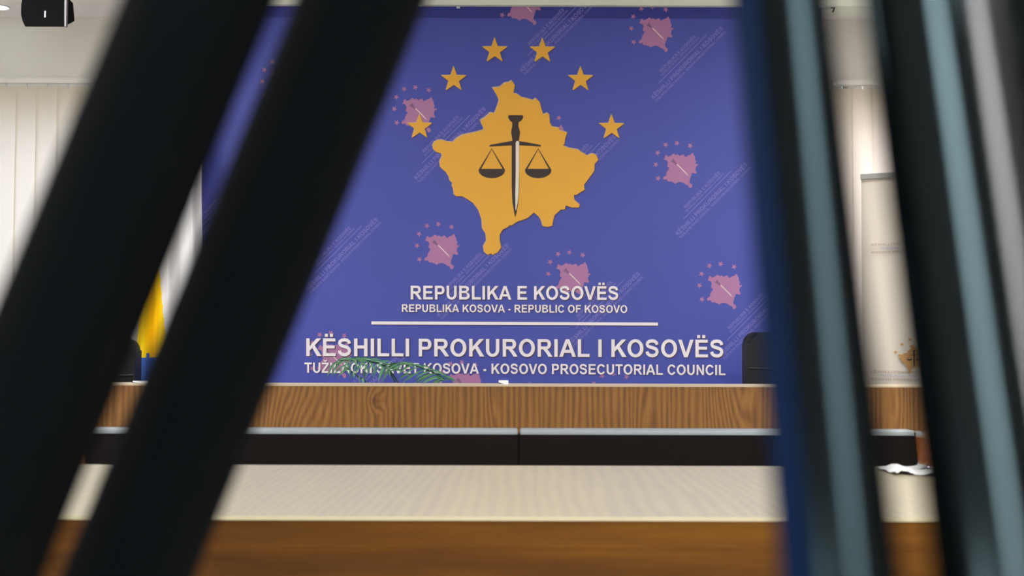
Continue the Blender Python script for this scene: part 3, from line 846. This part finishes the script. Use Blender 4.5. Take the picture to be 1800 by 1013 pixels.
def leg(axes, dia, mats, names, label=None):
    """axes: list of (top point, bottom point) of parallel tubes through the frame (world)."""
    e = bpy.data.objects.new('leg', None); C.objects.link(e); e.parent = tp; e.empty_display_size = .05
    if label: e['label'] = label
    mid_lo = Vector((0, 0, 0)); mid_hi = Vector((0, 0, 0))
    for (a, b_), dm, m, nm in zip(axes, dia, mats, names):
        a = Vector(a); b_ = Vector(b_); d = (b_ - a)
        hi = a + d * ((ZC + .235 - a.z) / d.z)
        lo = a + d * ((.42 - a.z) / d.z)
        obj(nm, tubes(([lp(hi), lp(lo)], dm / 2), seg=48), m, e, True)
        mid_lo += lp(lo) / len(axes); mid_hi += lp(hi) / len(axes)
    d = (mid_lo - mid_hi).normalized()
    wmax = max((lp(axes[0][0]) - lp(axes[-1][0])).length / 2 + .02, .02)
    foot = mid_lo + d * ((.03 - mid_lo.z) / d.z)
    sd = (lp(axes[-1][0]) - lp(axes[0][0])); sd.z = 0
    sd = sd.normalized() if sd.length > 1e-5 else Vector((1, 0, 0))
    obj('lower_clamp', tubes(([mid_lo - sd * wmax, mid_lo + sd * wmax], .024), seg=20), M_cast, e, True)
    obj('upper_clamp', tubes(([mid_hi - sd * wmax * .8, mid_hi + sd * wmax * .8], .016), seg=20), M_cast, e, True)
    obj('lower_tube', tubes(([mid_lo, foot], .011), seg=20), M_rod, e, True)
    obj('rubber_foot', tubes(([foot + Vector((0, 0, .03)), foot - Vector((0, 0, .03))], [.016, .024]), seg=20), M_foam, e, True)
# left leg: two thick foam-covered tubes
dl1 = .278; dl2 = .318
leg([(P(352, 0, dl1), P(-62, 1013, dl1)), (P(637, 0, dl2), P(226, 1013, dl2))], [.0318, .0316], [M_foam, M_foam], ['foam_tube', 'foam_tube'],
    'left tripod leg with two thick matte black tubes')
# right leg: glossy rods, lower end nearer to the lens
dt, db = .234, .190
leg([(P(1371, 0, dt), P(1477, 1013, db)), (P(1606, 0, dt), P(1752, 1013, db)), (P(1682, 0, dt + .018), P(1832, 1013, db + .018))],
    [.0181, .0186, .0181], [M_rod, M_rodb, M_rod2], ['rod', 'rod', 'rod'], 'right tripod leg with glossy rods')
a = P(1371, 0, dt); b_ = P(1477, 1013, db); d = (b_ - a).normalized()  # thin shell on the rod's left side, drawn in for a blue reflection
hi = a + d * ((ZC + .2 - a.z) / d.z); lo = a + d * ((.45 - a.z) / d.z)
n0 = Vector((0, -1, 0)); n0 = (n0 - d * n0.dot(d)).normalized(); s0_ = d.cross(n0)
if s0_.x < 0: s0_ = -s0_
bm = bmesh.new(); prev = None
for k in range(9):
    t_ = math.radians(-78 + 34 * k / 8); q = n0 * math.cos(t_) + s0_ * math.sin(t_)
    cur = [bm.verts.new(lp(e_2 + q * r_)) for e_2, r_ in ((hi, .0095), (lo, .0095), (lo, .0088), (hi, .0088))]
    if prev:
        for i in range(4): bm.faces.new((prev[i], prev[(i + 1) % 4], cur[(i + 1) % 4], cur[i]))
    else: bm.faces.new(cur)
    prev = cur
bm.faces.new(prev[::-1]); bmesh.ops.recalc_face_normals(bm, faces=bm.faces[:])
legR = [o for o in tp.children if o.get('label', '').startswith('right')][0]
ns = obj('reflection_strip', bm, M_navy, legR, True); ns['label'] = 'navy blue reflection drawn as a strip along the rod'
# third leg, out of frame to the right
dz = ZC + .28
az = math.radians(6)
bot3 = apex + Vector((math.cos(az) * .42 * dz, math.sin(az) * .42 * dz, -dz))
tp3 = apex + (bot3 - apex) * .03
leg([(tp3, bot3), (tp3 + Vector((0, .024, 0)), bot3 + Vector((0, .024, 0)))], [.018, .018], [M_rod, M_rod], ['rod', 'rod'])
obj('crown', lathe(bmesh.new(), [(.03, -.04), (.062, -.02), (.07, 0), (.07, .03), (.05, .045)], lp(apex), 40), M_cast, tp, True)
obj('levelling_bowl', lathe(bmesh.new(), [(.05, .045), (.055, .07), (.05, .085), (.03, .085)], lp(apex), 40), M_cast, tp, True)
obj('fluid_head', bbox(-.045, .045, apex.y - apex.y - .05, .05, apex.z + .085, apex.z + .2, .012), M_cast, tp, True)
obj('camera_plate', bbox(-.03, .03, -.07, .07, apex.z + .2, apex.z + .215, .004), M_cast, tp, True)
obj('pan_bar', tubes(([(.04, -.02, apex.z + .12), (.18, -.2, apex.z + .05), (.22, -.25, apex.z + .04)], .008)), M_cast, tp, True)
